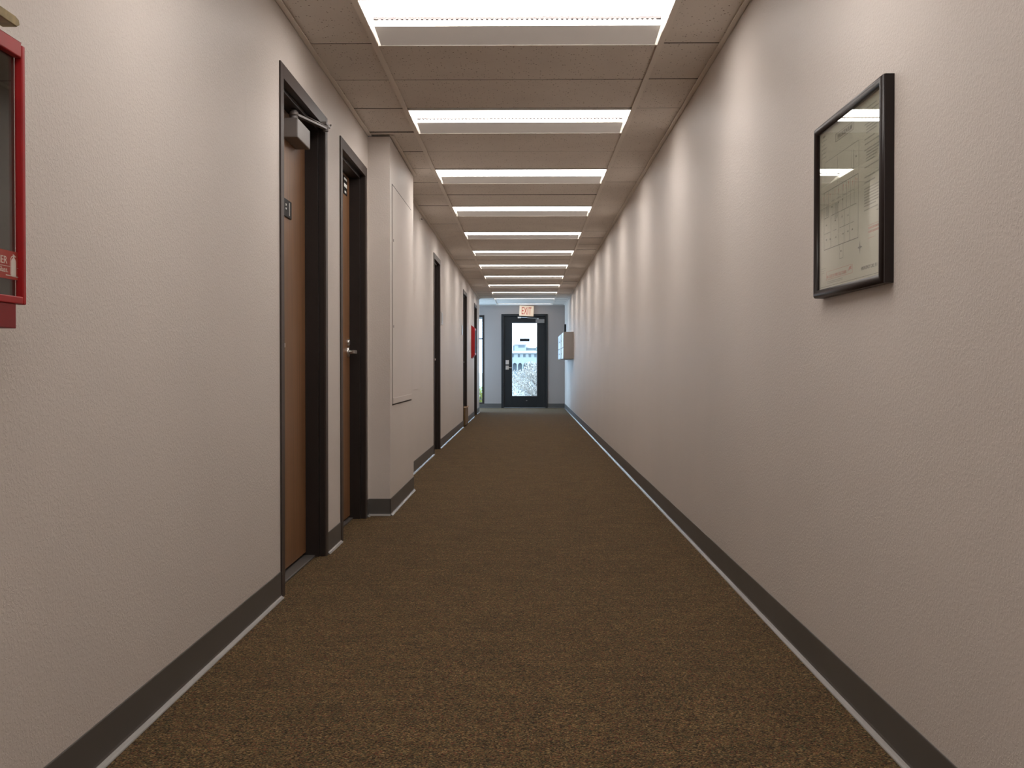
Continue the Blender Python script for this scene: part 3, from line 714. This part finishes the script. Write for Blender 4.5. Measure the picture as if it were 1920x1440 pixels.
t.part('pane', boxes((XA-.052, XA-.047, ya+.04, yb-.04, .09, 2.14)), M['glass'], 0)

# ---------------------------------------------------------------- outside
tag(mesh_obj('landing', boxes((-4, 4, YB+.141, 36, -.20, -.05)), M['slab']), 'concrete landing outside the exit door', 'landing', kind='structure')
tag(mesh_obj('ground', boxes((-300, 300, 36, 900, -3.2, -3.0)), M['ground']), 'pale open ground far outside', 'ground', kind='structure')

def shrub(name, lab, cx, cy, z0, rx, ry, rz, n, m, size, twigs, seed):
    rnd = random.Random(seed)
    t = Thing(name, (cx, cy, z0), lab, 'shrub')
    bm = B()
    for i in range(n):
        while True:
            p = Vector((rnd.uniform(-1, 1), rnd.uniform(-1, 1), rnd.uniform(-.95, 1)))
            if .35 < p.length < 1: break
        p = p * (1 + .10*math.sin(p.x*9+p.z*7))
        c = Vector((cx+p.x*rx, cy+p.y*ry, z0+rz+p.z*rz))
        s = size*rnd.uniform(.6, 1.4)
        e = Euler((rnd.uniform(0, 6.3), rnd.uniform(0, 6.3), rnd.uniform(0, 6.3))).to_matrix()
        bm.faces.new([bm.verts.new(c + e @ Vector(q)*s) for q in ((-.5, 0, 0), (0, -.22, .05), (.55, 0, 0), (0, .22, .05))])
    t.part('foliage', bm, m)
    bm = B()
    for i in range(twigs):
        a = rnd.uniform(0, 6.28); r = rnd.uniform(.2, .95); hh = rnd.uniform(.8, 1.9)
        p0 = Vector((cx, cy, z0)); p1 = Vector((cx+math.cos(a)*r*rx*.45, cy+math.sin(a)*r*ry*.45, z0+hh*rz*.5)); p2 = Vector((cx+math.cos(a+.2)*r*rx*.95, cy+math.sin(a+.2)*r*ry*.95, z0+hh*rz))
        cyl(bm, p0, p1, .014, .009, 5); cyl(bm, p1, p2, .009, .003, 5)
    t.part('branches', bm, M['twig'])
shrub('shrub', 'large pale dry shrub seen through the glass of the exit door', .62, 29.5, -.12, 1.10, .9, .60, 14000, M['leaf'], .045, 90, 3)
shrub('shrub', 'yellow green shrub at the foot of the tall narrow window', -1.15, 26.8, -.05, .5, .4, .24, 1800, M['leafy'], .055, 30, 5)

# distant building (metres, at Y = 450)
YBLD = 450.0; S = F / YBLD
def bx(px): return (px - 987) / S
def bz(py): return EYE + (690 - py) / S
t = Thing('distant_building', (0, YBLD, -3), 'distant pale building with arches seen through the exit door glass', 'building')
def blk(x0, x1, y0, y1, z0, z1): return boxes((x0, x1, y0, y1, z0, z1))
# ground floor with arcade: wall pieces between arches
GZ, GT = -3.0, 1.6           # ground, spring line of arches
AX = [-4.6, -2.5, -.35, 1.8, 3.95, 6.1]      # arch centres
bm = B(); aw = .82; zt = 4.2
pts_all = []
x_l = -6.6
for c in AX + [None]:
    x_r = (c - aw) if c is not None else 8.6
    box(bm, x_l, x_r, YBLD, YBLD+.6, GZ, zt); x_l = (c + aw) if c is not None else 0
for c in AX:
    n = 12; top = [(c-aw, zt), (c+aw, zt)]
    arc = [(c+aw*math.cos(math.pi*k/n), 1.9+aw*1.2*math.sin(math.pi*k/n)) for k in range(n+1)]
    extrude_profile(bm, [(c-aw, zt)] + arc[::-1] + [(c+aw, zt)], 'y', YBLD, YBLD+.6)
t.part('arcade', bm, M['stucco'])
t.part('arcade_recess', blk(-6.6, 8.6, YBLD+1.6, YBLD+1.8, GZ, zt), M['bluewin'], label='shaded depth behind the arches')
t.part('plinth', blk(-7.5, 9.5, YBLD-3, YBLD, GZ, -.6), M['slate'], label='blue grey low terrace wall')
bm = B()
wins = [(-5.75, -4.95), (-3.4, -2.5), (-1.25, -.30), (.9, 1.85), (3.1, 4.0), (5.3, 6.2)]
x_l = -7
box(bm, -7, 8.2, YBLD, YBLD+8, 4.2, 5.1); box(bm, -7, 8.2, YBLD, YBLD+8, 6.35, 6.7)
for a_, b_ in wins + [(8.2, 9)]:
    box(bm, x_l, a_, YBLD, YBLD+.5, 5.1, 6.35); x_l = b_
t.part('upper_wall', bm, M['stucco'])
for a_, b_ in wins: t.part('window', blk(a_, b_, YBLD+.3, YBLD+.4, 5.1, 6.35), M['bluewin'])
bm = B(); extrude_profile(bm, [(YBLD-.9, 6.7), (YBLD-.9, 6.9), (YBLD+4, 7.9), (YBLD+8, 7.9), (YBLD+8, 6.7)], 'x', -8, 8.8)
t.part('roof', bm, M['roofm'], label='pale sloping roof')
t.part('second_storey', blk(-.6, 3.9, YBLD+4, YBLD+8, 7.6, 8.9), M['slate'])
bm = B(); extrude_profile(bm, [(YBLD+3.6, 8.8), (YBLD+5.5, 9.4), (YBLD+8.4, 8.8)], 'x', -1, 4.2)
t.part('second_roof', bm, M['roofm'])
t.part('tower', boxes((-4.75, -.1, YBLD+3, YBLD+7, 7.5, 10.1)), M['stucco'])
t.part('tower_cap', blk(-5.2, .7, YBLD+2.6, YBLD+7.4, 10.1, 10.35), M['roofm'])
t.part('tower_opening', blk(-3.2, -.65, YBLD+2.9, YBLD+2.99, 9.0, 9.95), M['bluewin'])
t.part('stair_block', blk(-5.4, -4.76, YBLD+3.2, YBLD+7, 7.5, 9.9), M['slate'])
t.part('chimney_block', blk(3.95, 4.6, YBLD+3, YBLD+6, 7.5, 9.3), M['slate'])
